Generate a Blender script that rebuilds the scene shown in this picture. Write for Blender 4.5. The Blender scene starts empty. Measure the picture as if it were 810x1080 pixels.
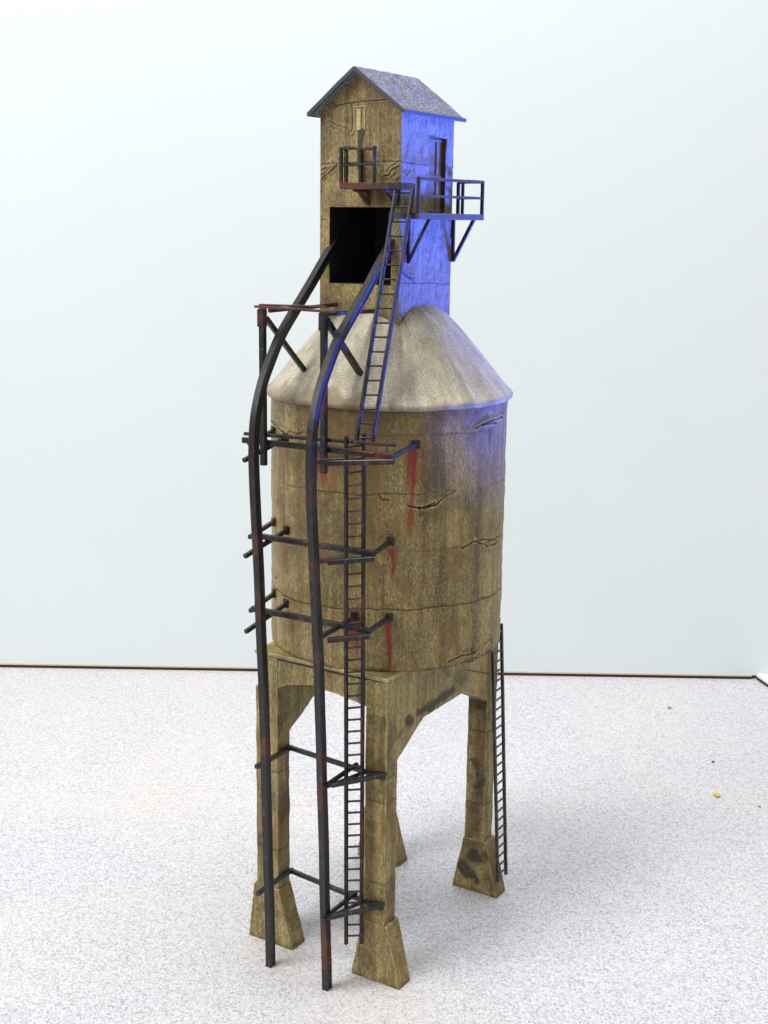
import bpy, bmesh, math, random
import numpy as np
from mathutils import Vector, Matrix, noise

# ------------------------------------------------------------------ camera, world, lamps, exposure
S = 0.01                                     # every length below is in centimetres
scn = bpy.context.scene
col = scn.collection
random.seed(7); rng = np.random.default_rng(7)

cd = bpy.data.cameras.new("camera"); cam = bpy.data.objects.new("camera", cd); col.objects.link(cam)
cr, cu, cf = Vector((0.84914762, 0.52797511, 0.0138058)), Vector((-0.1271395, 0.17896903, 0.97560526)), Vector((-0.51262449, 0.83018815, -0.21909762))
M = Matrix((( cr.x, cu.x, -cf.x), (cr.y, cu.y, -cf.y), (cr.z, cu.z, -cf.z))).to_4x4()
M.translation = Vector((42.48697548, -69.24494302, 46.82545045)) * S
cam.matrix_world = M
cd.sensor_fit = 'HORIZONTAL'; cd.sensor_width = 36; cd.lens = 1353.2048 / 810 * 36
cd.clip_start = 0.01; cd.clip_end = 50
scn.camera = cam

w = bpy.data.worlds.new("World"); scn.world = w; w.use_nodes = True
bg = w.node_tree.nodes["Background"]
bg.inputs[0].default_value = (1.0, 0.985, 0.95, 1); bg.inputs[1].default_value = 0.39

def aim(o, p, t):
    p, t = Vector(p) * S, Vector(t) * S
    o.location = p; o.rotation_euler = (t - p).to_track_quat('-Z', 'Y').to_euler()
def area(name, p, t, size, power, colr):
    l = bpy.data.lights.new(name, 'AREA'); l.shape = 'RECTANGLE'; l.size = size[0]; l.size_y = size[1]
    l.energy = power; l.color = colr
    o = bpy.data.objects.new(name, l); col.objects.link(o); aim(o, p, t); return o
area("ceiling_lamp", (-18, -50, 190), (0, 0, 25), (0.36, 0.36), 17, (1.0, 0.97, 0.92))
area("room_lamp", (-120, -230, 210), (0, 5, 30), (1.6, 1.6), 52, (0.97, 0.98, 1.0))
area("wall_fill", (32, 28, 205), (16, 75, 42), (1.0, 1.0), 15.5, (0.96, 0.98, 1.0))  # added unseen fill that brightens and evens out the wall
sp = bpy.data.lights.new("blue_lamp", 'SPOT'); sp.energy = 560; sp.color = (0.035, 0.10, 1.0)
sp.spot_size = math.radians(21.4); sp.spot_blend = 0.14; sp.shadow_soft_size = 0.16
spo = bpy.data.objects.new("blue_lamp", sp); col.objects.link(spo); aim(spo, (71, 70, 5), (2.5, -2.0, 56.8))

scn.view_settings.view_transform = 'Standard'; scn.view_settings.look = 'None'
scn.view_settings.exposure = 0.0; scn.view_settings.gamma = 1.0
scn.render.engine = 'CYCLES'
scn.cycles.max_bounces = 8

# ------------------------------------------------------------------ materials
class NT:
    def __init__(s, name):
        s.m = bpy.data.materials.new(name); s.m.use_nodes = True
        s.t = s.m.node_tree; s.b = s.t.nodes["Principled BSDF"]
        s.tc = s.t.nodes.new("ShaderNodeTexCoord")
    def n(s, typ, **k):
        o = s.t.nodes.new(typ)
        for a, v in k.items(): setattr(o, a, v)
        return o
    def l(s, a, b): s.t.links.new(a, b)
    def coords(s, sc=(100, 100, 100), rot=(0, 0, 0)):
        mp = s.n("ShaderNodeMapping"); mp.inputs['Scale'].default_value = sc; mp.inputs['Rotation'].default_value = rot
        s.l(s.tc.outputs['Object'], mp.inputs['Vector']); return mp.outputs[0]
    def noise(s, scale, detail=4, rough=0.55, vec=None, dist=0):
        o = s.n("ShaderNodeTexNoise"); o.inputs['Scale'].default_value = scale
        o.inputs['Detail'].default_value = detail; o.inputs['Roughness'].default_value = rough
        o.inputs['Distortion'].default_value = dist
        s.l(vec, o.inputs['Vector']); return o.outputs['Fac']
    def ramp(s, fac, stops, interp='LINEAR'):
        o = s.n("ShaderNodeValToRGB"); o.color_ramp.interpolation = interp
        e = o.color_ramp.elements
        while len(e) < len(stops): e.new(0.5)
        for i, (p, c) in enumerate(stops):
            e[i].position = p; e[i].color = (c if len(c) == 4 else (*c, 1)) if not isinstance(c, (int, float)) else (c, c, c, 1)
        s.l(fac, o.inputs[0]); return o.outputs[0]
    def mix(s, fac, a, b, mode='MIX'):
        o = s.n("ShaderNodeMix", data_type='RGBA', blend_type=mode)
        for sock, v in ((o.inputs[0], fac), (o.inputs[6], a), (o.inputs[7], b)):
            if isinstance(v, (int, float)): sock.default_value = v
            elif isinstance(v, tuple): sock.default_value = (*v, 1) if len(v) == 3 else v
            else: s.l(v, sock)
        return o.outputs[2]
    def math(s, op, a, b=0.0):
        o = s.n("ShaderNodeMath", operation=op)
        for i, v in enumerate((a, b)):
            if isinstance(v, (int, float)): o.inputs[i].default_value = v
            else: s.l(v, o.inputs[i])
        return o.outputs[0]
    def bump(s, h, strength=0.5, dist=0.0003):
        o = s.n("ShaderNodeBump"); o.inputs['Strength'].default_value = strength; o.inputs['Distance'].default_value = dist
        s.l(h, o.inputs['Height']); s.l(o.outputs[0], s.b.inputs['Normal'])

def plaster(name, dark, mid, light, streak=True, rough=0.62):
    """hand-painted, dry-brushed plaster; vertex colour 'marks' carries R rust, G dirt and painted shade, B ochre wash"""
    s = NT(name); v = s.coords()
    vs = s.coords((100, 100, 34)) if streak else v
    fib = s.noise(11.0, 5, 0.75, vs, 0.1)
    fine = s.noise(16.0, 3, 0.7, v)
    big = s.noise(0.35, 5, 0.6, v, 0.6)
    c = s.ramp(fib, [(0.24, dark), (0.50, mid), (0.78, light)])
    cb = s.ramp(big, [(0.34, (0.55, 0.52, 0.46)), (0.5, (1, 1, 1)), (0.68, (1.18, 1.14, 1.02))])
    c = s.mix(0.75 if streak else 0.4, c, cb, 'MULTIPLY')
    st = s.noise(1.1, 5, 0.65, s.coords((100, 100, 7)), 0.3)
    c = s.mix(0.9 if streak else 0.35, c, s.ramp(st, [(0.30, (0.30, 0.26, 0.20)), (0.47, (0.88, 0.88, 0.85)), (0.64, (1.34, 1.36, 1.33))]), 'MULTIPLY')
    spk = s.ramp(fine, [(0.58, 0.0), (0.68, 1.0)])
    c = s.mix(s.math('MULTIPLY', spk, 0.5), c, tuple(min(1, x * 1.5 + .03) for x in light))
    dk = s.ramp(fine, [(0.30, 1.0), (0.43, 0.0)])
    c = s.mix(s.math('MULTIPLY', dk, 0.65), c, tuple(x * .35 for x in dark))
    a = s.n("ShaderNodeVertexColor"); a.layer_name = "marks"
    sep = s.n("ShaderNodeSeparateColor"); s.l(a.outputs[0], sep.inputs[0])
    c = s.mix(sep.outputs[2], c, (0.19, 0.105, 0.026))
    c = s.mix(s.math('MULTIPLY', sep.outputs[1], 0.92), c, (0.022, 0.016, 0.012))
    brk = s.ramp(fib, [(0.25, 0.7), (0.45, 1.0)])
    c = s.mix(s.math('MULTIPLY', sep.outputs[0], brk), c, (0.23, 0.013, 0.009))
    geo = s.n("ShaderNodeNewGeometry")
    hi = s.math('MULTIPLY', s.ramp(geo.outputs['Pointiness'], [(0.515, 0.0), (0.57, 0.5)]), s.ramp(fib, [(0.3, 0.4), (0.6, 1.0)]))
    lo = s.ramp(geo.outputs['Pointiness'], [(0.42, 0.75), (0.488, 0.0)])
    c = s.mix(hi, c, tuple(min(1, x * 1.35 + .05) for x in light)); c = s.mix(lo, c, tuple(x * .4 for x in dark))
    s.l(c, s.b.inputs['Base Color'])
    s.b.inputs['Roughness'].default_value = rough
    s.b.inputs['Specular IOR Level'].default_value = 0.5
    h = s.math('ADD', s.math('MULTIPLY', fib, 1.0), s.math('MULTIPLY', fine, 0.55))
    s.bump(h, 0.7, 0.0005)
    return s.m

TAN = plaster("dry_brushed_plaster", (0.055, 0.035, 0.010), (0.275, 0.200, 0.072), (0.66, 0.54, 0.27), rough=0.52)
SIDEM = plaster("lifted_grey_plaster", (0.09, 0.065, 0.032), (0.24, 0.19, 0.105), (0.46, 0.40, 0.27), streak=False, rough=0.6)  # streakless grey copy of the house plaster, lightened against the eave shadow
CONE = plaster("top_lit_plaster", (0.18, 0.15, 0.10), (0.46, 0.41, 0.295), (0.80, 0.76, 0.66), streak=False, rough=0.36)  # silo paint made paler to imitate overhead light on the cone
LEGM = plaster("yellowed_plaster", (0.070, 0.047, 0.015), (0.305, 0.228, 0.084), (0.70, 0.58, 0.29))

DOORM = plaster("sooty_plaster", (0.02, 0.013, 0.006), (0.11, 0.08, 0.032), (0.26, 0.20, 0.09))
def metal(name, base=(0.012, 0.011, 0.012), rust=(0.13, 0.026, 0.016), amount=0.56, dust=(0.20, 0.165, 0.14), d0=0.54):
    s = NT(name); v = s.coords()
    big = s.noise(0.26, 4, 0.6, v); f = s.noise(9.0, 4, 0.65, v)
    m = s.ramp(big, [(amount, 0.0), (amount + 0.10, 1.0)])
    fr = s.ramp(f, [(0.36, 0.25), (0.56, 1.0)])
    c = s.mix(s.math('MULTIPLY', m, fr), base, rust)
    g = s.ramp(s.noise(4.0, 5, 0.7, s.coords((100, 100, 40))), [(d0, 0.0), (d0 + 0.2, 1.0)])
    c = s.mix(s.math('MULTIPLY', g, 0.6), c, dust)
    s.l(c, s.b.inputs['Base Color'])
    s.b.inputs['Roughness'].default_value = 0.38; s.b.inputs['Specular IOR Level'].default_value = 0.5
    s.bump(f, 0.5, 0.0002)
    return s.m
BLACK = metal("rusty_black_metal")
RAILM = metal("dusty_rail_metal", dust=(0.20, 0.165, 0.14), d0=0.58)
DARK = metal("black_metal", amount=0.62)
GREYM = metal("dusty_grey_metal", base=(0.05, 0.045, 0.045), amount=0.6)
REDM = metal("rust_red_metal", base=(0.03, 0.012, 0.012), rust=(0.12, 0.032, 0.024), amount=0.47)

def simple(name, c, rough=0.6):
    s = NT(name); v = s.coords()
    f = s.noise(3.0, 4, 0.6, v)
    cc = s.mix(f, tuple(x * 0.8 for x in c), tuple(min(1, x * 1.2) for x in c))
    s.l(cc, s.b.inputs['Base Color']); s.b.inputs['Roughness'].default_value = rough
    return s.m
VOID = simple("unlit_black", (0.018, 0.018, 0.026), 0.55)  # near-black stands in for the shade inside the hoist opening
BROWN = simple("dark_brown_edge", (0.035, 0.014, 0.008), 0.6)
CREAM = simple("cream_edge", (0.62, 0.52, 0.40), 0.6)
YEL = simple("yellow_crumb", (0.62, 0.52, 0.08)); RED = simple("orange_crumb", (0.48, 0.24, 0.14)); GREY = simple("dark_crumb", (0.1, 0.08, 0.07))

def roofmat():
    s = NT("gritty_roofing_felt"); v = s.coords()
    f = s.noise(10.0, 4, 0.75, v); g = s.noise(0.8, 4, 0.6, v); st = s.noise(3.0, 4, 0.7, s.coords((30, 100, 100)))
    c = s.ramp(f, [(0.36, (0.03, 0.03, 0.038)), (0.50, (0.14, 0.14, 0.155)), (0.62, (0.50, 0.50, 0.53))])
    c = s.mix(0.7, c, s.ramp(g, [(0.35, (0.6, 0.6, 0.6)), (0.65, (1.15, 1.15, 1.15))]), 'MULTIPLY')
    c = s.mix(s.math('MULTIPLY', s.ramp(st, [(0.62, 0.0), (0.7, 1.0)]), 0.6), c, (0.45, 0.44, 0.46))
    s.l(c, s.b.inputs['Base Color']); s.b.inputs['Roughness'].default_value = 0.75
    s.bump(f, 1.0, 0.0005); return s.m
ROOF = roofmat()

def countermat():
    s = NT("speckled_white_laminate"); v = s.coords()
    big = s.noise(0.03, 4, 0.6, v, 0.5)
    def cells(scale, rot):
        o = s.n("ShaderNodeTexVoronoi"); o.inputs['Scale'].default_value = scale; o.inputs['Randomness'].default_value = 1.0
        s.l(s.coords((100, 100, 100), rot), o.inputs['Vector']); q = s.n("ShaderNodeSeparateColor"); s.l(o.outputs['Color'], q.inputs[0]); return q
    q1 = cells(8.0, (0, 0, .3)); q2 = cells(5.5, (0, 0, 1.1)); q3 = cells(10.5, (0, 0, 2.0))
    c = s.ramp(q1.outputs[0], [(0.0, (0.36, 0.35, 0.385)), (0.22, (0.50, 0.495, 0.535)), (0.5, (0.60, 0.597, 0.64)), (1.0, (0.665, 0.665, 0.70))])
    c = s.mix(s.ramp(q2.outputs[1], [(0.88, 0.0), (0.90, 0.42)]), c, (0.50, 0.42, 0.36))
    c = s.mix(s.ramp(q3.outputs[0], [(0.87, 0.0), (0.88, 0.38)]), c, (0.30, 0.28, 0.33))
    c = s.mix(s.ramp(q3.outputs[2], [(0.80, 0.0), (0.82, 0.6)]), c, (0.80, 0.80, 0.84))
    c = s.mix(s.ramp(big, [(0.46, 0.0), (0.66, 0.30)]), c, (0.74, 0.66, 0.56))
    s.l(c, s.b.inputs['Base Color']); s.b.inputs['Roughness'].default_value = 0.48
    s.b.inputs['Specular IOR Level'].default_value = 0.35
    return s.m
COUNTER = countermat()

def wallmat(name, c, mott=0.03):
    s = NT(name); v = s.coords()
    g = s.noise(0.035, 5, 0.6, v, 0.3); f = s.noise(1.6, 3, 0.6, v)
    cc = s.mix(g, tuple(x * (1 - mott) for x in c), tuple(min(1, x * (1 + mott)) for x in c))
    cc = s.mix(s.math('MULTIPLY', f, 0.04), cc, (0.5, 0.55, 0.56))
    s.l(cc, s.b.inputs['Base Color']); s.b.inputs['Roughness'].default_value = 0.5
    s.bump(f, 0.12, 0.0004); return s.m
WALL = wallmat("white_wall_panel", (0.755, 0.82, 0.835))
WHITE = wallmat("white_board", (0.82, 0.84, 0.86))

# ------------------------------------------------------------------ helpers
def link(name, me, mat, parent=None):
    me.materials.clear(); me.materials.append(mat)
    o = bpy.data.objects.new(name, me); col.objects.link(o)
    if parent is not None: o.parent = parent
    return o
def from_bm(name, bm, mat, parent=None, smooth=False):
    bmesh.ops.scale(bm, vec=(S, S, S), verts=bm.verts)
    me = bpy.data.meshes.new(name); bm.to_mesh(me); bm.free()
    if smooth: me.shade_smooth()
    return link(name, me, mat, parent)

def bar(bm, a, b, w=0.3, h=0.3, up=(0, 0, 1), bev=0.035, taper=1.0):
    a, b = Vector(a), Vector(b); d = b - a; L = d.length; d.normalize()
    up = Vector(up)
    if abs(d.dot(up)) > 0.98: up = Vector((0, 1, 0))
    r = d.cross(up).normalized(); u = r.cross(d)
    n = max(2, int(L / 1.2)); rings = []
    bw, bh = w / 2, h / 2; e = min(bev, bw * .45, bh * .45)
    prof = [(-bw + e, -bh), (bw - e, -bh), (bw, -bh + e), (bw, bh - e), (bw - e, bh), (-bw + e, bh), (-bw, bh - e), (-bw, -bh + e)]
    ph = random.random() * 90
    for i in range(n + 1):
        t = i / n; c = a + d * L * t
        k = 1 + (taper - 1) * t
        jr = (noise.noise(Vector((c.x * .5 + ph, c.y * .5, c.z * .5)))) * 0.02
        c = c + r * jr + u * jr
        rings.append([bm.verts.new(c + r * x * k + u * y * k) for x, y in prof])
    for i in range(n):
        for j in range(8):
            bm.faces.new((rings[i][j], rings[i][(j + 1) % 8], rings[i + 1][(j + 1) % 8], rings[i + 1][j]))
    bm.faces.new(rings[0][::-1]); bm.faces.new(rings[-1])
def bars(name, lst, mat, parent):
    bm = bmesh.new()
    for L in lst: bar(bm, *L[:2], **(L[2] if len(L) > 2 else {}))
    bmesh.ops.recalc_face_normals(bm, faces=bm.faces)
    return from_bm(name, bm, mat, parent)

def polydist(P, pts):
    """distance of every 2D point to a polyline"""
    best = np.full(len(P), 1e9)
    for a, b in zip(pts[:-1], pts[1:]):
        a = np.array(a, float); b = np.array(b, float); d = b - a
        t = np.clip(((P - a) @ d) / max(d @ d, 1e-9), 0, 1)
        best = np.minimum(best, np.linalg.norm(P - a - t[:, None] * d, axis=1))
    return best
def gn(P2, freq, seed=0.0):
    return np.array([noise.fractal(Vector((x * freq + seed, y * freq, seed * 1.7)), 1.0, 2.0, 4) for x, y in P2])
def grid_mesh(name, V, nu, nv, marks, mat, parent, wrap=False, keep=None):
    """V: (nv+1)*(nu or nu+1) verts, row major in v"""
    cu_ = nu if wrap else nu + 1
    iu = np.arange(nu); iv = np.arange(nv); U, W = np.meshgrid(iu, iv)
    a = W * cu_ + U; b = W * cu_ + (U + 1) % cu_; c = b + cu_; d = a + cu_
    F = np.stack([a, b, c, d], -1).reshape(-1, 4)
    if keep is not None: F = F[keep(V[F].mean(1))]
    me = bpy.data.meshes.new(name)
    me.from_pydata((V * S).tolist(), [], F.tolist())
    if marks is not None:
        at = me.color_attributes.new("marks", 'FLOAT_COLOR', 'POINT')
        at.data.foreach_set("color", np.concatenate([np.clip(marks, 0, 1), np.ones((len(V), 1))], 1).astype(np.float32).ravel())
    me.shade_smooth()
    return link(name, me, mat, parent)
sm = lambda x, a, b: np.clip((x - a) / (b - a), 0, 1) ** 2 * (3 - 2 * np.clip((x - a) / (b - a), 0, 1))

def clay(name, bm, mat, parent, vox=0.065, amp=0.035, marks=None):
    """close a solid, remesh it and roughen it like hand-carved plaster"""
    bmesh.ops.recalc_face_normals(bm, faces=bm.faces)
    o = from_bm(name + "_tmp", bm, mat)
    md = o.modifiers.new("r", 'REMESH'); md.mode = 'VOXEL'; md.voxel_size = vox * S
    dg = bpy.context.evaluated_depsgraph_get()
    me = bpy.data.meshes.new_from_object(o.evaluated_get(dg))
    bpy.data.objects.remove(o); me.name = name
    n = len(me.vertices); co = np.empty(n * 3, np.float32); me.vertices.foreach_get("co", co); co = co.reshape(-1, 3) / S
    no = np.empty(n * 3, np.float32); me.vertex_normals.foreach_get("vector", no); no = no.reshape(-1, 3)
    d = np.array([noise.fractal(Vector(c) * 0.7, 1.0, 2.0, 3) * 0.7 + noise.noise(Vector((c[0] * 3, c[1] * 3, c[2] * 1.2))) * 0.45 for c in co.tolist()])
    new = co + no * (d * amp)[:, None]
    new[co[:, 2] < 0.08, 2] = co[co[:, 2] < 0.08, 2]
    new[:, 2] = np.maximum(new[:, 2], 0.0)
    me.vertices.foreach_set("co", (new * S).astype(np.float32).ravel())
    mk = np.zeros((n, 3))
    if marks: marks(co, no, mk)
    at = me.color_attributes.new("marks", 'FLOAT_COLOR', 'POINT')
    at.data.foreach_set("color", np.concatenate([np.clip(mk, 0, 1), np.ones((n, 1))], 1).astype(np.float32).ravel())
    me.shade_smooth()
    return link(name, me, mat, parent)
def prism(bm, pts, lo, hi, axis):
    """polygon pts extruded along axis; pts give the other two coordinates in xyz order"""
    def mk(p, t):
        q = list(p); q.insert(axis, t); return bm.verts.new(q)
    A = [mk(p, lo) for p in pts]; B = [mk(p, hi) for p in pts]
    bm.faces.new(A); bm.faces.new(B[::-1])
    for i in range(len(pts)):
        j = (i + 1) % len(pts); bm.faces.new((A[i], B[i], B[j], A[j]))
def empty(name, loc, label=None, cat=None, parent=None):
    o = bpy.data.objects.new(name, None); col.objects.link(o); o.location = Vector(loc) * S
    o.empty_display_size = 0.02
    if label: o['label'] = label; o['category'] = cat
    if parent: o.parent = parent
    return o

# ------------------------------------------------------------------ the setting
wa, wd, wn = Vector((-14.0, 48.5, 0)), Vector((0.8535, 0.521, 0)), Vector((0.521, -0.8535, 0))   # foot of the wall, along it, out of it
def oriented_box(name, o, u, v, w_, mat, parent=None, cuts=0):
    bm = bmesh.new()
    P = [Vector(o) + Vector(u) * i + Vector(v) * j + Vector(w_) * k for i in (0, 1) for j in (0, 1) for k in (0, 1)]
    V = [bm.verts.new(p) for p in P]
    for f in ((0, 1, 3, 2), (4, 6, 7, 5), (0, 4, 5, 1), (2, 3, 7, 6), (0, 2, 6, 4), (1, 5, 7, 3)): bm.faces.new([V[i] for i in f])
    bmesh.ops.recalc_face_normals(bm, faces=bm.faces)
    return from_bm(name, bm, mat, parent)
ct = oriented_box("countertop", Vector((-140, -130, -3.0)), (280, 0, 0), (0, 260, 0), (0, 0, 3.0), COUNTER); ct['kind'] = 'structure'
wl = oriented_box("wall", wa - wd * 130 + Vector((0, 0, 0.42)), wd * 240, -wn * 3, (0, 0, 140), WALL); wl['kind'] = 'structure'
tr = oriented_box("wall_gap", wa - wd * 130 + wn * 0.05 + Vector((0, 0, 0.003)), wd * 155.6, -wn * 2, (0, 0, 0.30), BROWN); tr['kind'] = 'structure'
tr2 = oriented_box("wall_edge_strip", wa - wd * 130 + wn * 0.09 + Vector((0, 0, 0.31)), wd * 155.6, -wn * 1, (0, 0, 0.14), CREAM); tr2['kind'] = 'structure'
# low white board that starts where the dark gap ends and runs towards the camera
cn = wa + wd * 26.1
sd = Vector((0.70, -0.714, 0)); so = Vector((0.714, 0.70, 0))
wb = oriented_box("white_board", cn + wn * 0.1 + Vector((0, 0, 0.35)), sd * 40, so * 40, (0, 0, 0.25), WHITE)
wb['label'] = "flat white board lying at the right edge where the dark wall gap ends"; wb['category'] = "board"
oriented_box("edge", cn + wn * 0.1 + so * 0.05 + Vector((0, 0, 0.002)), sd * 39.8, so * 39.7, (0, 0, 0.345), BROWN, wb)

def crumb(name, p, r, mat, label, flat=0.5):
    bm = bmesh.new(); bmesh.ops.create_icosphere(bm, subdivisions=2, radius=r)
    for v in bm.verts:
        k = 1 + 0.45 * noise.noise(v.co * (2.2 / r) + Vector((p[0], p[1], 0))); v.co *= k; v.co.z *= flat
    zm = min(v.co.z for v in bm.verts)
    for v in bm.verts: v.co += Vector((p[0], p[1], -zm))
    o = from_bm(name, bm, mat); o['label'] = label; o['category'] = "crumb"; return o
crumb("crumb", (13.84, 31.33), 0.30, YEL, "yellow crumb on the speckled countertop right of the tower")
crumb("crumb", (3.48, 48.73), 0.20, RED, "small orange crumb on the countertop close to the wall")
crumb("crumb", (17.45, 31.34), 0.15, RED, "tiny brownish crumb at the far right edge of the countertop", 0.3)
crumb("crumb", (11.33, 38.12), 0.14, GREY, "tiny dark speck above the yellow crumb on the countertop")
crumb("crumb", (1.45, 60.6), 0.32, GREY, "small dark flake lying against the foot of the white wall", 0.3)

# ------------------------------------------------------------------ the tower
T = empty("model_coaling_tower", (0, 0, 0), "weathered tan model coaling tower with silo on four legs and gabled house on top", "model tower")

# --- legs and frame
XC, YC = -0.177, 0.0
XP, WP, YL, DD = 4.86, 1.53, 7.36, 1.33
LEGTOP, HB, HZ, DECK = 20.0, 16.4, 14.7, 20.2
def leg(sx, sy):
    xo = XC + sx * XP - (.17 if sx < 0 else 0); xi = XC + sx * (XP - WP)
    yo = sy * YL; yi = sy * (YL - DD)
    bm = bmesh.new(); ts = [(min(xo, xi), 3.6), (max(xo, xi), 3.6), (max(xo, xi), HB + 1.5), (min(xo, xi), HB + 1.5)]
    prism(bm, ts, min(yo, yi), max(yo, yi), 1)
    def mk(c, n, m):
        P = np.stack([c[:, 0] + c[:, 1], c[:, 2]], 1)
        g = gn(P, 0.45, 3.0 + sx + 2 * sy)
        m[:, 1] = sm(g, 0.12, 0.5) * 0.5
        m[:, 2] = sm(gn(P * [1, .25], 0.9, 9.0 + sx), 0.05, 0.4) * 0.7
        for z in (12.3, 6.8):
            m[:, 1] = np.maximum(m[:, 1], 0.75 * (1 - sm(np.abs(c[:, 2] - z - 0.1 * g), 0.02, 0.09)))
        if sx > 0 and sy > 0:
            for (y, z, r, k) in ((6.2, 8.2, .9, .9), (6.2, 9.2, .5, .8)):
                d = np.hypot((c[:, 0] - 4.1), (c[:, 2] - z) * .7) + g * 1.1
                m[:, 1] = np.maximum(m[:, 1], k * (1 - sm(d, r * .3, r)) * (n[:, 1] < -.3))
    L = clay("leg", bm, LEGM, T, amp=0.05, marks=mk)
    bm = bmesh.new()
    xfo, xfi = sx * 5.92, sx * 2.28
    a = sorted([(xfo, xo + sx * 0.24), (xfi, xi - sx * 0.06)])
    e = 0.05
    prism(bm, [(a[0][0], 0), (a[1][0], 0), (a[1][1], 4.05), (a[0][1], 4.05)], min(yo, yi) - e, max(yo, yi) + e, 1)
    def mkf(c, n, m):
        P = np.stack([c[:, 0] + c[:, 1], c[:, 2]], 1); g = gn(P, 0.6, 5.0 + sx + 2 * sy)
        m[:, 1] = sm(g, 0.15, 0.5) * 0.45
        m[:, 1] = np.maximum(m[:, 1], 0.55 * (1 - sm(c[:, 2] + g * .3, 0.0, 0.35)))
        m[:, 2] = sm(gn(P * [1, .3], 0.8, 12.0 + sx), 0.05, 0.4) * 0.5
        if sx > 0 and sy > 0:
            for (x, z, r, k) in ((4.0, 3.2, 1.15, .95), (3.2, 1.7, .95, .95), (4.9, 3.2, .8, .8)):
                d = np.hypot(c[:, 0] - x, (c[:, 2] - z) * 1.1) + g * 1.4
                m[:, 1] = np.maximum(m[:, 1], k * (1 - sm(d, r * .3, r)) * (n[:, 1] < -.3))
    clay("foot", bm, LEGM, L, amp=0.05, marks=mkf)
for sx in (1, -1):
    for sy in (-1, 1): leg(sx, sy)
def side_beam(sx):
    xo = XC + sx * (XP + 0.004); xi = XC + sx * (XP - WP - 0.004)
    ya, yb = -YL + 0.004, YL - 0.004
    bm = bmesh.new()
    pts = [(ya, HZ - 1.2), (-YL + DD, HZ - 1.0), (-YL + DD + .02, HZ), (-2.9, HB), (2.6, HB), (YL - DD, HZ), (YL - DD, HZ - .9), (yb, HZ - 1), (yb, LEGTOP), (ya, LEGTOP)]
    prism(bm, pts, min(xo, xi), max(xo, xi), 0)
    def mk(c, n, m):
        P = c[:, 1:]; g = gn(P, 0.5, 21.0 + sx)
        m[:, 1] = sm(g, 0.15, 0.5) * 0.4
        if sx > 0:
            d = polydist(P + np.stack([g, g], 1) * .25, [(-4.9, 16.9), (-4.5, 16.7)])
            m[:, 1] = np.maximum(m[:, 1], .95 * (1 - sm(d, .2, .45)))
            d = polydist(P + np.stack([g, g], 1) * .35, [(-3.6, 17.0), (-2.4, 16.9), (-0.6, 16.8), (0.9, 17.1)])
            m[:, 1] = np.maximum(m[:, 1], .9 * (1 - sm(d, .15, .42)))
            d = polydist(P, [(2.8, 17.9), (6.2, 16.6)]); m[:, 1] = np.maximum(m[:, 1], .8 * (1 - sm(d, .02, .09)))
            d = polydist(P, [(-7.3, 15.6), (-4.8, 16.7)]); m[:, 1] = np.maximum(m[:, 1], .7 * (1 - sm(d, .02, .09)))
            d = polydist(P, [(-7.3, 13.9), (-6.0, 13.8)]); m[:, 1] = np.maximum(m[:, 1], .7 * (1 - sm(d, .02, .09)))
    clay("side_beam", bm, LEGM, T, amp=0.05, marks=mk)
side_beam(1); side_beam(-1)
def cross_beam(sy):
    yo = sy * (YL - .06); yi = sy * (YL - DD + .1)
    x0, x1 = XC - XP + WP, XC + XP - WP
    bm = bmesh.new()
    pts = [(x0 - .2, 18.05), (x0 + .05, 18.05), (x0 + .7, 18.4), (-1.0, 18.75), (x1 - .8, 18.4), (x1 - .05, 18.2), (x1 + .2, 18.2), (x1 + .2, LEGTOP - .02), (x0 - .2, LEGTOP - .02)]
    prism(bm, pts, min(yo, yi), max(yo, yi), 1)
    def mk(c, n, m):
        P = c[:, [0, 2]]; g = gn(P, .6, 31.0); m[:, 1] = sm(g, .15, .5) * .4
        m[:, 2] = sm(gn(P * [1, .3], 1.2, 3.0), .1, .4) * .6
    clay("cross_beam", bm, LEGM, T, amp=0.05, marks=mk)
cross_beam(-1); cross_beam(1)
bm = bmesh.new(); prism(bm, [(XC - XP - .20, -YL - .1), (XC + XP + .1, -YL - .1), (XC + XP + .1, YL + .1), (XC - XP - .20, YL + .1)], LEGTOP + .08, DECK + .12, 2)
clay("deck", bm, LEGM, T, vox=0.07, amp=0.02)
bm = bmesh.new(); prism(bm, [(XC - XP + .04, -YL + .04), (XC + XP - .04, -YL + .04), (XC + XP - .04, YL - .04), (XC - XP + .04, YL - .04)], LEGTOP - .1, LEGTOP + .1, 2)
bmesh.ops.recalc_face_normals(bm, faces=bm.faces); from_bm("deck_joint", bm, VOID, T)

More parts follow.
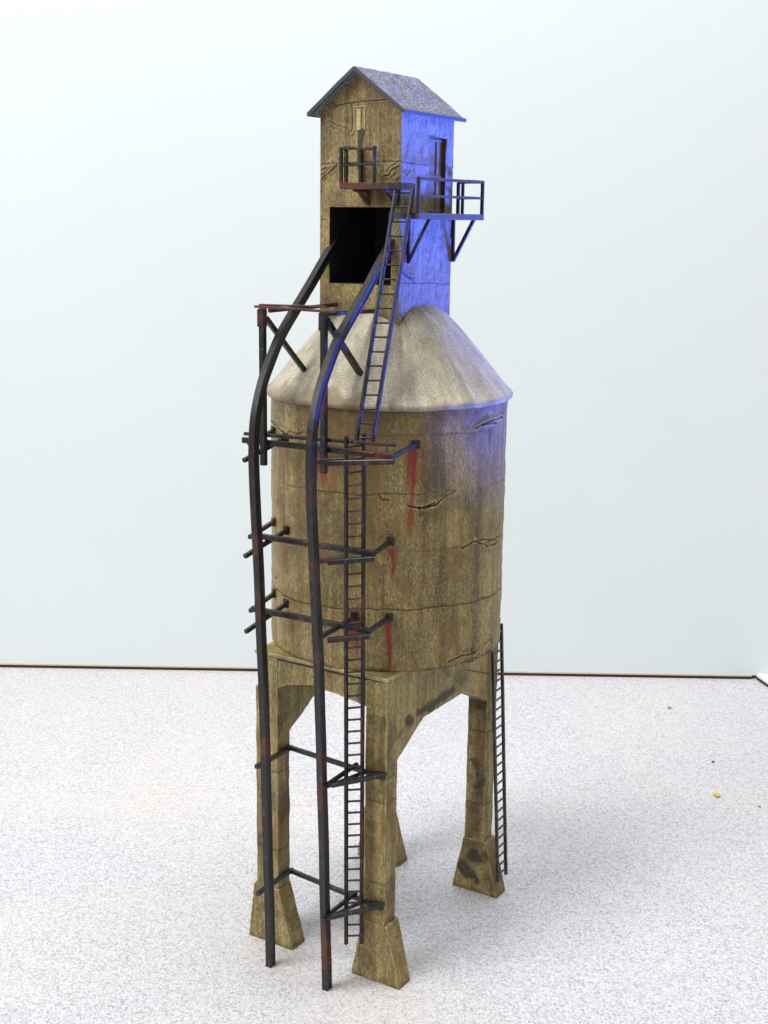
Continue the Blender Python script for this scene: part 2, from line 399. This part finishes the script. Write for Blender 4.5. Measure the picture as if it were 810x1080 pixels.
# --- silo
R = 7.5
def silo():
    nu, nv = 760, 330; z0, z1 = 20.32, 36.4
    th = np.linspace(-np.pi, np.pi, nu, endpoint=False); z = np.linspace(z0, z1, nv + 1)
    TH, Z = np.meshgrid(th, z); TH = TH.ravel(); Z = Z.ravel()
    def U(deg): return math.radians(deg) * R
    P = np.stack([TH * R, Z], 1)
    g = np.array([noise.fractal(Vector((math.cos(t) * 4, math.sin(t) * 4, zz * .55)), 1.0, 2.0, 4) for t, zz in zip(TH, Z)])
    g2 = np.array([noise.noise(Vector((math.cos(t) * R * 2.2, math.sin(t) * R * 2.2, zz * 2.2))) for t, zz in zip(TH, Z)])
    r = R + g * 0.05 + g2 * 0.02
    m = np.zeros((len(Z), 3))
    wob = Z + 0.10 * np.sin(TH * 2.3) + g * .12
    for zz, k in ((34.75, .5), (31.25, .75), (27.8, .45), (24.15, .9)):
        f = k * (0.55 + 0.45 * np.sin(TH * 3.1 + zz)) if zz != 24.15 else k
        q = 1 - sm(np.abs(wob - zz), 0.02, 0.085)
        r -= 0.05 * q * f; m[:, 1] = np.maximum(m[:, 1], q * f * .9)
    # shell below each seam sits a hair proud of the one above
    r += 0.03 * sm(24.2 - wob, -.05, .05)
    jit = P + np.stack([g2 * .13, g * .10 + g2 * .05], 1)
    def crack(pts, wd=.09, lip=.07, k=1.0):
        lip = lip * .6
        q = [(U(a), b) for a, b in pts]
        d = polydist(jit, q); nonlocal r
        r = r + lip * (1 - sm(d, .10, .32)); c = (1 - sm(d, wd * .3, wd * np.clip(.72 + .5 * g2, .45, 1.1))) * (.4 + .5 * sm(g2, -.3, .1))
        r = r - (lip + .06) * c * k
        m[:, 1] = np.maximum(m[:, 1], c * k)
    crack([(-26.2, 31.4), (-31.8, 31.05), (-37.0, 30.62)], .07, .09); crack([(-37.0, 30.62), (-44.1, 30.55), (-50.4, 30.65)], .08); crack([(-26.2, 31.4), (-34, 31.42), (-48, 31.3), (-60, 31.3)], .045, .05, .6)
    crack([(-37.0, 30.75), (-41, 30.5), (-44.1, 30.5)], .17)
    crack([(-44.1, 30.6), (-44.0, 30.0)], .1, .03); crack([(-42.0, 30.5), (-42.8, 30.1)], .08, .02)
    crack([(-63.2, 31.3), (-60.4, 31.0), (-58, 30.95)], .12, .09, .7)
    crack([(-21.6, 27.8), (-13.5, 28.1), (-7.1, 28.05), (3.1, 27.75), (11.9, 27.8)], .07, .12, .7)
    crack([(-13.5, 28.1), (-5.3, 27.6), (5.8, 27.35), (11, 27.7)], .08, .13, .8)
    crack([(-15, 35.05), (-7.0, 35.3), (1.3, 35.3), (9.1, 35.35)], .11, .12); crack([(-7, 35.2), (2, 35.1)], .08, .1)
    crack([(-140.3, 34.7), (-125.4, 34.5), (-116.3, 34.35)], .12); crack([(-111.9, 34.5), (-104.5, 34.45), (-101.2, 34.7)], .06)
    crack([(-27, 20.75), (-20, 21.0), (-12, 20.8), (-4, 21.1), (0, 21.35)], .12, .08, .8)
    crack([(-134, 25.0), (-129, 24.6), (-126, 24.9), (-130, 25.3)], .12, .06)
    # crumbled lower edge
    q = sm(TH * 57.3, -30, -20) * (1 - sm(TH * 57.3, 2, 10)) * (1 - sm(Z, 20.9, 21.6))
    r += q * g2 * .22; m[:, 1] = np.maximum(m[:, 1], q * sm(g2, .05, .4) * .7)
    # rust runs and washes: (deg, top z, bottom z, width cm, strength, channel)
    fg = gn(np.stack([TH * R * 3.2, Z * .35], 1), 1.0, 4.0)
    for a, zt_, zb_, wdt, k, ch in ((-48.0, 33.9, 29.0, .46, .98, 0), (-56.3, 28.0, 26.3, .30, .9, 0), (-57.2, 23.6, 20.6, .36, .95, 0),
            (-73.4, 23.6, 20.7, .62, .85, 0), (-113.6, 33.7, 30.4, .40, .55, 0), (-91.5, 33.6, 31.0, .62, .8, 0),
            (-110.0, 23.0, 21.2, .34, .5, 0), (-114.0, 27.6, 25.6, .28, .45, 0), (-93.0, 27.6, 26.2, .36, .6, 0),
            (-110.0, 23.2, 20.8, .7, .6, 2), (-84.0, 36.2, 29.0, 1.0, .8, 2), (-96, 36, 26, .7, .6, 2), (-66.0, 36.0, 21.0, .9, .75, 2), (-75.5, 36.4, 22.0, 1.0, .65, 2), (-80, 30, 21, 1.2, .4, 1), (-104, 33, 22, .9, .35, 2), (-40, 36.4, 30, 1.0, .3, 1), (-12, 31, 21, 1.3, .3, 1), (-52, 36.4, 33, 1.2, .35, 2),
            (-3.0, 34.9, 33.4, .5, .85, 1), (3, 35, 30, .8, .35, 1), (-60.5, 27, 24, .45, .45, 1), (-88, 31, 24, .7, .3, 1), (-120, 34, 24, .7, .35, 1), (-78, 34, 31, .8, .35, 1), (-22, 26, 21, 1.6, .25, 1), (-36, 34, 32.0, .8, .25, 1)):
        du = np.abs(TH * R - U(a) + fg * .16 + g * .18 + g2 * .05)
        t = (zt_ - Z) / (zt_ - zb_)
        wv = wdt * (1 - .55 * np.clip(t, 0, 1))
        v = (1 - sm(du, wv * .35, wv)) * (t > -.02) * (1 - sm(t + fg * .6, .5, 1.1)) * k * (1 - .2 * sm(fg, .0, .4))
        m[:, ch] = np.maximum(m[:, ch], v)
    # painted shade under the eave, and a darker rim above the deck
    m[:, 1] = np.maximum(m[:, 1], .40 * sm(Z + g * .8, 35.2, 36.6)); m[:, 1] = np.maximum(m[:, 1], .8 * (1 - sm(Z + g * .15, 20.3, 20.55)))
    m[:, 2] = np.maximum(m[:, 2], sm(g, .10, .6) * .45)
    V = np.stack([r * np.cos(TH), r * np.sin(TH), Z], 1)
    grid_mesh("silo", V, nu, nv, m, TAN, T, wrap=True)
silo()
bm = bmesh.new()      # closed underside of the silo
bmesh.ops.create_circle(bm, cap_ends=True, radius=7.46, segments=96, matrix=Matrix.Translation((0, 0, 20.345)))
bmesh.ops.reverse_faces(bm, faces=bm.faces); from_bm("silo_floor", bm, TAN, T)

# --- conical roof of the silo
def cone():
    prof = [(0.3, 43.0), (1.2, 42.7), (2.0, 42.32), (2.64, 41.98), (3.5, 41.42), (4.2, 40.78), (5, 39.85), (6, 38.68), (6.8, 37.72), (7.35, 37.05), (7.62, 36.78), (7.78, 36.62), (7.83, 36.48), (7.80, 36.33), (7.68, 36.24), (7.35, 36.22), (6.9, 36.25)]
    pr, pz = np.array(prof).T; s_ = np.concatenate([[0], np.cumsum(np.hypot(np.diff(pr), np.diff(pz)))])
    nv, nu = 200, 640; t = np.linspace(0, s_[-1], nv + 1); rr = np.interp(t, s_, pr); zz = np.interp(t, s_, pz)
    # round the profile a little
    k = np.array([1, 2, 3, 2, 1]) / 9; rr[2:-2] = np.convolve(rr, k, 'valid'); zz[2:-2] = np.convolve(zz, k, 'valid')
    th = np.linspace(-np.pi, np.pi, nu, endpoint=False)
    TH, RR = np.meshgrid(th, rr); _, ZZ = np.meshgrid(th, zz); TH, RR, ZZ = TH.ravel(), RR.ravel(), ZZ.ravel()
    g = np.array([noise.fractal(Vector((a * .8, b * .8, 3.3)), 1.0, 2.0, 4) for a, b in zip(RR * np.cos(TH), RR * np.sin(TH))])
    g2 = np.array([noise.noise(Vector((a * 3.4, b * 3.4, 1.3))) for a, b in zip(RR * np.cos(TH), RR * np.sin(TH))])
    dz = g * .06 + g2 * .025
    lipm = sm(RR, 7.3, 7.7)
    rad = RR + lipm * g * .06
    m = np.zeros((len(TH), 3))
    m[:, 2] = sm(g, .05, .6) * .18
    m[:, 1] = sm(g2 + g, .5, .95) * .2
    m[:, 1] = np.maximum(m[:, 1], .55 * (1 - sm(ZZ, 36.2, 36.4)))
    m[:, 2] = np.maximum(m[:, 2], .6 * sm(RR + g * .6, 7.0, 7.6) * (TH < -1.2))
    rs = gn(np.stack([TH * 5.0, RR * .22], 1), 1.0, 8.0)
    m[:, 1] = np.maximum(m[:, 1], sm(rs, .05, .5) * .34); m[:, 2] = np.maximum(m[:, 2], sm(-rs, .1, .5) * .15)
    Pd = np.stack([RR * np.cos(TH), RR * np.sin(TH)], 1) + np.stack([g2, g], 1) * .12
    for pts, wd_, k_ in (([(3.0, -3.7), (3.5, -4.6), (4.1, -5.3)], .16, .55), ([(3.2, -3.2), (4.2, -4.4), (4.7, -4.8)], .3, .25), ([(2.9, -1.2), (4.4, -2.2), (5.6, -2.6)], .45, .2)):
        m[:, 1] = np.maximum(m[:, 1], k_ * (1 - sm(polydist(Pd, pts), wd_ * .4, wd_)))
    V = np.stack([rad * np.cos(TH), rad * np.sin(TH), ZZ + dz], 1)
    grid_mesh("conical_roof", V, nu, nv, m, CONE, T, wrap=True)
cone()

# --- head house
HX0, HX1, HY0, HY1, HT = -3.11, 2.59, -3.28, 2.95, 53.35
OX0, OX1, OZ0, OZ1 = -2.41, 2.0, 43.25, 47.78
RX, RZ = -0.26, 55.55                      # ridge
H = empty("head_house", (0, 0, 0), parent=T)
def wall_panel(name, axis, val, lo, hi, z0, step, marksf, out, gable=False, hole=None, flip=False, mat=None):
    def spaced(a, b, brk):
        pts = [a] + sorted(brk) + [b]; r_ = []
        for p, q in zip(pts[:-1], pts[1:]):
            n = max(1, int(round((q - p) / step))); r_ += list(np.linspace(p, q, n, endpoint=False))
        return np.array(r_ + [b])
    us = spaced(lo, hi, [hole[0], hole[1]] if hole else []); zs = spaced(z0, HT, [hole[2], hole[3]] if hole else [])
    U, Z = np.meshgrid(us, zs); U = U.ravel(); Z = Z.ravel(); nu, nv = len(us) - 1, len(zs) - 1
    if gable:
        n = 40; t = np.linspace(0, 1, n + 1)[1:]
        top = np.where(us < RX, HT + (RZ - HT) * (us - lo) / (RX - lo), HT + (RZ - HT) * (hi - us) / (hi - RX))
        GZ = (HT + (top[None, :] - HT) * t[:, None]).ravel(); GU = np.tile(us, n)
        U = np.concatenate([U, GU]); Z = np.concatenate([Z, GZ]); nv += n
    P = np.stack([U, Z], 1); g = gn(P, .8, val); g2 = gn(P * [1, .35], 3.0, val + 2)
    d = g * .05 + g2 * .035; m = np.zeros((len(U), 3))
    d, m = marksf(P, g, g2, d, m)
    edge = np.minimum(U - lo, hi - U); d = d * sm(edge, 0, .12)
    if hole:
        he = np.maximum(np.maximum(hole[0] - U, U - hole[1]), np.maximum(hole[2] - Z, Z - hole[3])); d = d * sm(he, 0, .08)
    off = val + out * d
    V = np.stack([off, U, Z] if axis == 0 else [U, off, Z], 1)
    keep = None
    if hole:
        ua = 1 if axis == 0 else 0
        keep = lambda c: ~((c[:, ua] > hole[0]) & (c[:, ua] < hole[1]) & (c[:, 2] > hole[2]) & (c[:, 2] < hole[3]))
    o = grid_mesh(name, V, nu, nv, m, mat or TAN, H, keep=keep)
    if flip: o.data.flip_normals()
    return o
def cuts(P, g, g2, d, m, L):
    J = P + np.stack([g2, g], 1) * .06
    for pts, wd_, lip, k in L:
        q = polydist(J, pts); d = d + lip * .5 * (1 - sm(q, .08, .25)); c = 1 - sm(q, wd_ * .4, wd_)
        d = d - .04 * c * k; m[:, 1] = np.maximum(m[:, 1], c * k * .9)
    return d, m
def front_marks(P, g, g2, d, m):
    d, m = cuts(P, g, g2, d, m, [([(-2.08, 53.62), (-0.9, 53.72), (-0.54, 53.76), (0.6, 53.84), (1.6, 53.9)], .07, .05, .9),
        ([(-0.87, 53.72), (-0.86, 52.11)], .07, .0, .95), ([(-2.5, 52.78), (-2.14, 52.6), (-1.53, 52.42), (-0.86, 52.08)], .06, .13, .6),
        ([(-3.1, 50.30), (0.76, 50.38), (2.5, 50.39)], .05, .02, .9), ([(-3.1, 47.0), (-2.6, 46.98)], .04, .0, .7), ([(-3.1, 43.15), (2.5, 43.0)], .03, .0, .3)])
    # crumbled corners
    d, m = cuts(P, g, g2, d, m, [([(-3.1, 49.25), (-2.8, 49.6), (-2.5, 49.75), (-1.9, 50.2)], .10, .06, .95), ([(-3.1, 49.6), (-2.7, 49.85), (-2.3, 50.15)], .07, .06, .8), ([(-3.0, 49.95), (-2.6, 50.1)], .08, .05, .8), ([(-2.9, 49.3), (-2.6, 49.5)], .08, .04, .7),
        ([(1.4, 49.55), (1.75, 49.6), (2.0, 49.9), (2.45, 50.1)], .08, .06, .85), ([(1.6, 49.8), (1.9, 50.1), (2.3, 50.3)], .07, .06, .75), ([(1.9, 49.5), (2.3, 49.7)], .08, .05, .7), ([(2.2, 49.2), (2.45, 49.45)], .08, .05, .7)])
    # soot run below the small shutter
    q = polydist(P + np.stack([g2, g], 1) * .08, [(-0.16, 52.2), (-0.2, 51.6), (-0.35, 51.0), (-.3, 50.0)])
    m[:, 1] = np.maximum(m[:, 1], .95 * (1 - sm(q, .10 + .10 * sm(P[:, 1], 51, 52.2), .2 + .14 * sm(P[:, 1], 51, 52.2))) * sm(P[:, 1], 48.8, 51.2) * (P[:, 1] < 52.3))
    m[:, 2] = np.maximum(m[:, 2], sm(g, .1, .5) * .3)
    m[:, 2] = np.maximum(m[:, 2], .5 * (P[:, 1] > 53.4) * sm(g, -.3, .3))
    m[:, 1] = np.maximum(m[:, 1], .35 * (1 - sm(P[:, 1] + g * .4, 41.2, 42.4)))
    return d, m
def side_marks(P, g, g2, d, m):
    d = d * 1.7
    d, m = cuts(P, g, g2, d, m, [([(-3.3, 50.33), (-0.33, 50.36), (2.95, 50.3)], .05, .0, .8), ([(-3.28, 43.4), (-1.6, 43.4), (2.95, 43.22)], .05, .0, .8),
        ([(-3.3, 44.15), (-2.7, 43.9), (-2.31, 43.75), (-1.63, 43.42)], .14, .1, .95), ([(-2.3, 43.75), (-1.7, 43.7)], .1, .05, .8),
        ([(-3.2, 50.1), (-2.7, 49.6), (-2.3, 49.9)], .09, .06, .7), ([(-3.2, 41.6), (-2.8, 41.3), (-2.9, 41.0)], .14, .08, .9), ([(2.4, 50.2), (2.9, 49.9)], .14, .05, .8)])
    return d, m
DOOR = (0.0, 2.0, 47.5, 51.95)
wall_panel("front_wall", 1, HY0, HX0, HX1, 39.9, .055, front_marks, -1, gable=True, hole=(OX0, OX1, OZ0, OZ1))
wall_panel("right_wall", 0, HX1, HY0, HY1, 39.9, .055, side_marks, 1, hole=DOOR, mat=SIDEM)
wall_panel("left_wall", 0, HX0, HY0, HY1, 39.9, .11, lambda P, g, g2, d, m: (d, m), -1, flip=True)
wall_panel("rear_wall", 1, HY1, HX0, HX1, 39.9, .11, lambda P, g, g2, d, m: (d, m), 1, gable=True, flip=True)
# dark hoist opening: five inward faces
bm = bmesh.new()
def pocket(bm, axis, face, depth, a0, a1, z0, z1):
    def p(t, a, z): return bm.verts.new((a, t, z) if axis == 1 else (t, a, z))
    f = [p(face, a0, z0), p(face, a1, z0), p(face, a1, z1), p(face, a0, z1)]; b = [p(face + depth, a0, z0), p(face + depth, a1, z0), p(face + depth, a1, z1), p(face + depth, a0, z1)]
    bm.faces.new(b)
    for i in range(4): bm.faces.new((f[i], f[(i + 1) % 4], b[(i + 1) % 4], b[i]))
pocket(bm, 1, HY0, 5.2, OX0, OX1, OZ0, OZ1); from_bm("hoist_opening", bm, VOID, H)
# side door, set back in its reveal
bm = bmesh.new(); pocket(bm, 0, HX1, -0.42, DOOR[0], DOOR[1], DOOR[2], DOOR[3]); from_bm("door_reveal", bm, TAN, H)
bm = bmesh.new()
bar(bm, (HX1 - .36, 1.0, 47.5), (HX1 - .36, 1.0, 51.94), .12, 1.98, up=(0, 1, 0), bev=.02)
for z in (47.65, 49.7, 51.8): bar(bm, (HX1 - .27, .05, z), (HX1 - .27, 1.95, z), .1, .14, bev=.02)
for y in (0.1, 1.27): bar(bm, (HX1 - .265, y, 47.55), (HX1 - .265, y, 51.9), .12, .1, bev=.02)
bmesh.ops.recalc_face_normals(bm, faces=bm.faces); from_bm("door", bm, DOORM, H)
# small shuttered window in the gable
bm = bmesh.new()
for a, b in (((-.68, 53.5), (-.68, 52.2)), ((.06, 53.55), (.06, 52.2)), ((-.74, 53.5), (.12, 53.55))):
    bar(bm, (a[0], HY0 - .0, a[1]), (b[0], HY0 - .0, b[1]), .06, .09, up=(0, 1, 0), bev=.03)
bmesh.ops.recalc_face_normals(bm, faces=bm.faces)
wf = from_bm("shuttered_window", bm, TAN, H)
bm = bmesh.new(); bar(bm, (-.34, HY0 - .02, 53.4), (-.34, HY0 - .02, 52.2), .30, .10, up=(0, 1, 0), bev=.05)
bmesh.ops.recalc_face_normals(bm, faces=bm.faces); from_bm("shutter", bm, TAN, wf)

# --- gabled roof of the head house: two slabs meeting at the ridge
def slab_roof():
    y0, y1 = -3.95, 3.3; th = .22
    bm = bmesh.new()
    L, Rr, K = (-3.46, 53.2), (3.12, 53.18), (RX + .02, 55.72)
    pts = [(L[0] - .02, L[1]), (L[0] + .12, L[1] - .16), (K[0], K[1] - .31), (Rr[0] - .12, Rr[1] - .16), (Rr[0] + .02, Rr[1]), (K[0], K[1])]
    def mk(p, t): return bm.verts.new((p[0], t, p[1]))
    n = 46; rings = []
    ny = 60
    fine = []
    for i in range(len(pts)):
        a, b = Vector(pts[i]), Vector(pts[(i + 1) % len(pts)]); k = max(1, int((b - a).length / .13))
        for j in range(k): fine.append(a.lerp(b, j / k))
    for j in range(ny + 1):
        y = y0 + (y1 - y0) * j / ny; rg = []
        for p in fine:
            q = noise.fractal(Vector((p.x * 1.2, y * 1.2, p.y)), 1.0, 2.0, 3) * .035
            e = 0.0 if 0 < j < ny else noise.noise(Vector((p.x * 1.5, y, 2))) * .05
            rg.append(bm.verts.new((p.x + q * .4, y + e, p.y + q)))
        rings.append(rg)
    m = len(fine)
    for j in range(ny):
        for i in range(m): bm.faces.new((rings[j][i], rings[j][(i + 1) % m], rings[j + 1][(i + 1) % m], rings[j + 1][i]))
    bm.faces.new(rings[0][::-1]); bm.faces.new(rings[-1])
    bmesh.ops.recalc_face_normals(bm, faces=bm.faces)
    return from_bm("gabled_roof", bm, ROOF, T)
GR = slab_roof()
SLATE = simple("dark_slate_edge", (0.045, 0.052, 0.062), 0.45)
for a, b in (((-3.5, 53.12), (-.24, 55.60)), ((3.16, 53.10), (-.24, 55.60))):
    bars("fascia", [((a[0], -4.0, a[1]), (b[0], -4.0, b[1]), dict(w=.10, h=.24, bev=.02))], SLATE, GR)
for x in (3.18, -3.52): bars("fascia", [((x, -4.04, 53.11), (x, 3.34, 53.11), dict(w=.09, h=.22, bev=.02))], SLATE, GR)

# --- front balcony
bz0, bz1 = 48.76, 49.14
B1 = bars("front_balcony", [((-.36, -4.3, (bz0 + bz1) / 2), (3.62, -4.3, (bz0 + bz1) / 2), dict(w=1.96, h=bz1 - bz0))], REDM, T)
bars("railing", [((-.32, -5.2, bz1), (-.32, -5.2, 51.1), dict(w=.2, h=.2)), ((1.98, -5.2, bz1), (1.98, -5.2, 51.15), dict(w=.2, h=.2)),
    ((-.4, -5.2, 51.05), (2.06, -5.2, 51.0), dict(w=.16, h=.16)), ((-.3, -5.2, 50.1), (1.95, -5.2, 50.15), dict(w=.14, h=.14)),
    ((-.1, -5.1, 51.1), (-.1, -3.35, 51.12), dict(w=.18, h=.16)), ((-.1, -5.1, 50.2), (-.1, -3.35, 50.2), dict(w=.14, h=.14)),
    ((-.1, -5.0, bz1), (-.1, -5.0, 51.1), dict(w=.2, h=.22)), ((-.1, -3.45, bz1), (-.1, -3.45, 51.1), dict(w=.22, h=.2))], DARK, B1)
for x in (.42, 2.35):
    bars("bracket", [((x, -3.42, 47.85), (x, -3.42, bz0), dict(w=.24, h=.2)), ((x, -3.45, 48.0), (x, -4.6, bz0 + .02), dict(w=.22, h=.2)),
        ((x, -3.4, bz0 - .08), (x, -4.9, bz0 - .08), dict(w=.22, h=.14))], REDM, B1)

# --- side platform
sz0, sz1 = 47.12, 47.48
B2 = bars("side_platform", [((3.6, -4.58, (sz0 + sz1) / 2), (3.6, 3.42, (sz0 + sz1) / 2), dict(w=2.0, h=sz1 - sz0))], GREYM, T)
bars("railing", [((4.5, -4.5, sz1), (4.5, -4.5, 49.45), dict(w=.2, h=.2)), ((4.5, 3.32, sz1), (4.5, 3.32, 49.45), dict(w=.2, h=.2)),
    ((4.5, -4.58, 49.38), (4.5, 3.4, 49.42), dict(w=.17, h=.17)), ((4.5, -4.5, 48.42), (4.5, 3.3, 48.45), dict(w=.15, h=.15)),
    ((2.75, 3.32, 49.42), (4.5, 3.32, 49.42), dict(w=.17, h=.17)), ((2.75, 3.32, 48.45), (4.5, 3.32, 48.45), dict(w=.15, h=.15)),
    ((2.8, 3.32, sz1), (2.8, 3.32, 49.4), dict(w=.2, h=.2)), ((3.12, 3.32, sz1), (3.12, 3.32, 49.4), dict(w=.18, h=.18))], DARK, B2)
for y in (-2.46, 3.0):
    bars("bracket", [((2.72, y, 44.6), (4.1, y, sz0 + .02), dict(w=.22, h=.22)), ((2.7, y, 44.55), (2.7, y, sz0), dict(w=.2, h=.2))], DARK, B2)

# --- curved hoist rails (H section), swept along the traced curve
curve = [(-9.60, 0.0), (-9.80, 6), (-9.99, 12), (-10.35, 20.9), (-10.8, 28), (-11.08, 32.3), (-11.10, 34.2), (-10.9, 35.9), (-10.3, 37.6), (-9.55, 38.85), (-8.45, 40.35), (-7.0, 41.75), (-5.5, 43.15), (-3.3, 45.25), (-0.6, 47.4), (0.6, 48.3)]
def catmull(pts, per=10):
    out = []; n = len(pts)
    for i in range(n - 1):
        p0, p1, p2, p3 = [Vector(pts[max(0, min(n - 1, k))]) for k in (i - 1, i, i + 1, i + 2)]
        for j in range(per):
            t = j / per
            out.append(0.5 * ((2 * p1) + (p2 - p0) * t + (2 * p0 - 5 * p1 + 4 * p2 - p3) * t * t + (3 * p1 - p0 - 3 * p2 + p3) * t ** 3))
    out.append(Vector(pts[-1])); return out
def hoist_rail(x, dy, sy=1.0, zcut=47.0):
    w_, h_, f, t = .44, .52, .10, .34      # flange width, depth, flange and web thickness
    a, b = w_ / 2, h_ / 2
    prof = [(-a, -b), (a, -b), (a, -b + f), (t / 2, -b + f), (t / 2, b - f), (a, b - f), (a, b), (-a, b), (-a, b - f), (-t / 2, b - f), (-t / 2, -b + f), (-a, -b + f)]
    pts = [p for p in catmull(curve) if p.y < zcut]
    pts = [Vector((p.x + dy * (0.2 + .8 * min(1, p.y / 30)), p.y)) for p in pts]
    bm = bmesh.new(); rings = []
    for i, p in enumerate(pts):
        d = (pts[min(i + 1, len(pts) - 1)] - pts[max(i - 1, 0)]).normalized()
        nrm = Vector((d.y, -d.x))        # points to the back at the vertical part
        jx = noise.noise(Vector((x, p.y * .25, 0))) * .05
        rings.append([bm.verts.new((x + jx + u, p.x + nrm.x * v, max(0.0, p.y + nrm.y * v) if i else 0.0)) for u, v in prof])
    for i in range(len(rings) - 1):
        for j in range(12): bm.faces.new((rings[i][j], rings[i][(j + 1) % 12], rings[i + 1][(j + 1) % 12], rings[i + 1][j]))
    bm.faces.new(rings[0][::-1]); bm.faces.new(rings[-1])
    bmesh.ops.recalc_face_normals(bm, faces=bm.faces)
    bmesh.ops.bevel(bm, geom=[e for e in bm.edges if len(e.link_faces) == 2 and e.calc_face_angle(0) > 1.0 and abs((e.verts[0].co - e.verts[1].co).normalized().x) < .2], offset=.018, segments=1, affect='EDGES')
    return from_bm("hoist_rail", bm, RAILM, T)
hoist_rail(-2.47, 0.22, zcut=47.75); hoist_rail(2.01, -0.42, zcut=46.9)

# --- upper support frame of the rails
F = bars("support_frame", [((-3.45, -9.3, 42.05), (2.0, -9.3, 42.0), dict(w=.34, h=.14)), ((-3.2, -9.25, 42.17), (1.4, -9.25, 42.24), dict(w=.2, h=.12))], REDM, T)
for x in (-3.15, 1.18):
    bars("post", [((x, -9.05, 32.7), (x + .02, -9.1, 41.95), dict(w=.36, h=.34)), ((x, -9.12, 40.9), (x, -9.12, 41.9), dict(w=.46, h=.42))], BLACK, F)
bars("tie_bar", [((-2.5, -9.25, 41.85), (-1.95, -3.25, 41.95), dict(w=.26, h=.22))], BLACK, F)
bars("tie_bar", [((1.25, -9.25, 41.82), (0.98, -3.25, 41.72), dict(w=.26, h=.24))], DARK, F)
bars("diagonal_brace", [((-3.0, -8.95, 41.4), (-2.35, -6.0, 38.15), dict(w=.3, h=.28))], BLACK, F)
bars("diagonal_brace", [((1.25, -8.95, 41.5), (1.73, -6.0, 38.1), dict(w=.36, h=.32))], DARK, F)

# --- stand-off brackets on the silo, three levels
def pad(p):
    p = Vector(p); n = Vector((p.x, p.y, 0)).normalized()
    return (p - n * .18, p + n * .22, dict(w=.46, h=.50))
def silo_bracket(z, xl, xr, mat):
    G = bars("rail_bracket", [((xl, -8.75, z + .05), (xr, -8.6, z + .12), dict(w=.30, h=.34))], mat, T)
    def strut(a, b, w_=.26):
        bars("strut", [(a, b, dict(w=w_, h=w_))], mat, G)
        bb = Vector(b); rr = math.hypot(bb.x, bb.y); q = (bb.x / rr * R, bb.y / rr * R, bb.z + .02)
        bars("mounting_pad", [pad(q)], mat, G)
    strut((-3.35, -10.7, z - .75), (-3.05, -6.95, z + .15))
    strut((-4.45, -8.8, z - .1), (-4.8, -5.9, z + .25))
    if z < 25: strut((1.75, -10.9, z - .35), (2.24, -7.25, z + .3))
    else: bars("strut", [((1.45, -10.85, z - .28), (3.0, -9.6, z - .2), dict(w=.3, h=.3))], REDM, G)
    strut((xr - .1, -8.65, z + .1), (4.13 if z < 30 else 5.22, -6.36 if z < 30 else -5.5, z + .35))
    bars("front_bar", [((2.3, -10.25, z - .35), (xr + .05, -8.75, z - .12), dict(w=.30, h=.30))], mat, G)
    return G
G1 = silo_bracket(33.95, -4.9, 5.65, BLACK)
bars("side_channel", [((-4.6, -9.0, 34.45), (5.7, -8.45, 34.72), dict(w=.22, h=.2))], BLACK, G1)
bars("side_channel", [((1.2, -8.9, 34.25), (4.4, -8.75, 34.15), dict(w=.2, h=.14))], CREAM if False else BLACK, G1)
silo_bracket(28.15, -4.2, 4.45, BLACK)
silo_bracket(23.45, -4.35, 4.25, BLACK)
for z in (13.9, 5.2):
    G = bars("leg_bracket", [((-3.35, -6.2, z - .25), (4.75, -7.62, z + .2), dict(w=.28, h=.28))], BLACK, T)
    bars("strut", [((-3.25, -9.9, z - .2), (-3.3, -6.05, z - .25), dict(w=.28, h=.28))], BLACK, G)
    bars("strut", [((2.1, -10.4, z - .05), (2.5, -7.2, z + .4), dict(w=.24, h=.24))], BLACK, G)
    bars("strut", [((2.3, -10.2, z - .0), (3.3, -7.5, z + .2), dict(w=.2, h=.2))], BLACK, G)
    bars("front_bar", [((2.6, -10.2, z + .15), (4.72, -7.6, z + .38), dict(w=.26, h=.26))], BLACK, G)
    bars("mounting_pad", [((4.0, -7.5, z + .3), (4.8, -7.56, z + .42), dict(w=.3, h=.22))], BLACK, G)

# --- ladders: stiles carry the mesh, every rung is a child
def ladder(bl, br, tl, tr_, n, first, step, w_=.2, mat=BLACK, mr=REDM):
    o = bars("ladder", [(bl, tl, dict(w=w_, h=.24)), (br, tr_, dict(w=w_, h=.24))], mat, T)
    bl, br, tl, tr_ = map(Vector, (bl, br, tl, tr_)); L = (tl - bl).length
    for i in range(n):
        t = (first + i * step) / L
        if t > .995: break
        bars("rung", [(bl.lerp(tl, t), br.lerp(tr_, t), dict(w=.12, h=.11, bev=.02))], mr, o)
    return o
cr2 = Vector((.8495, .5276, 0))
wl_ = .86
b0 = Vector((2.72, -8.62, 2.8)); t0 = Vector((2.50, -8.72, 34.95))
ladder(b0, b0 + cr2 * .95 + Vector((0, 0, .05)), t0, t0 + cr2 * 1.02 + Vector((0, 0, .15)), 44, .55, .755)
b0 = Vector((3.10, -8.62, 34.55)); t0 = Vector((3.33, -5.0, 48.85))
ladder(b0, b0 + cr2 * .92, t0, t0 + cr2 * .98, 20, .35, .83, mat=DARK, mr=DARK)
ladder((5.95, 6.02, 1.35), (5.95, 7.3, 1.35), (4.86, 5.98, 19.9), (4.86, 7.35, 19.95), 28, .45, .68, mat=DARK, mr=REDM)
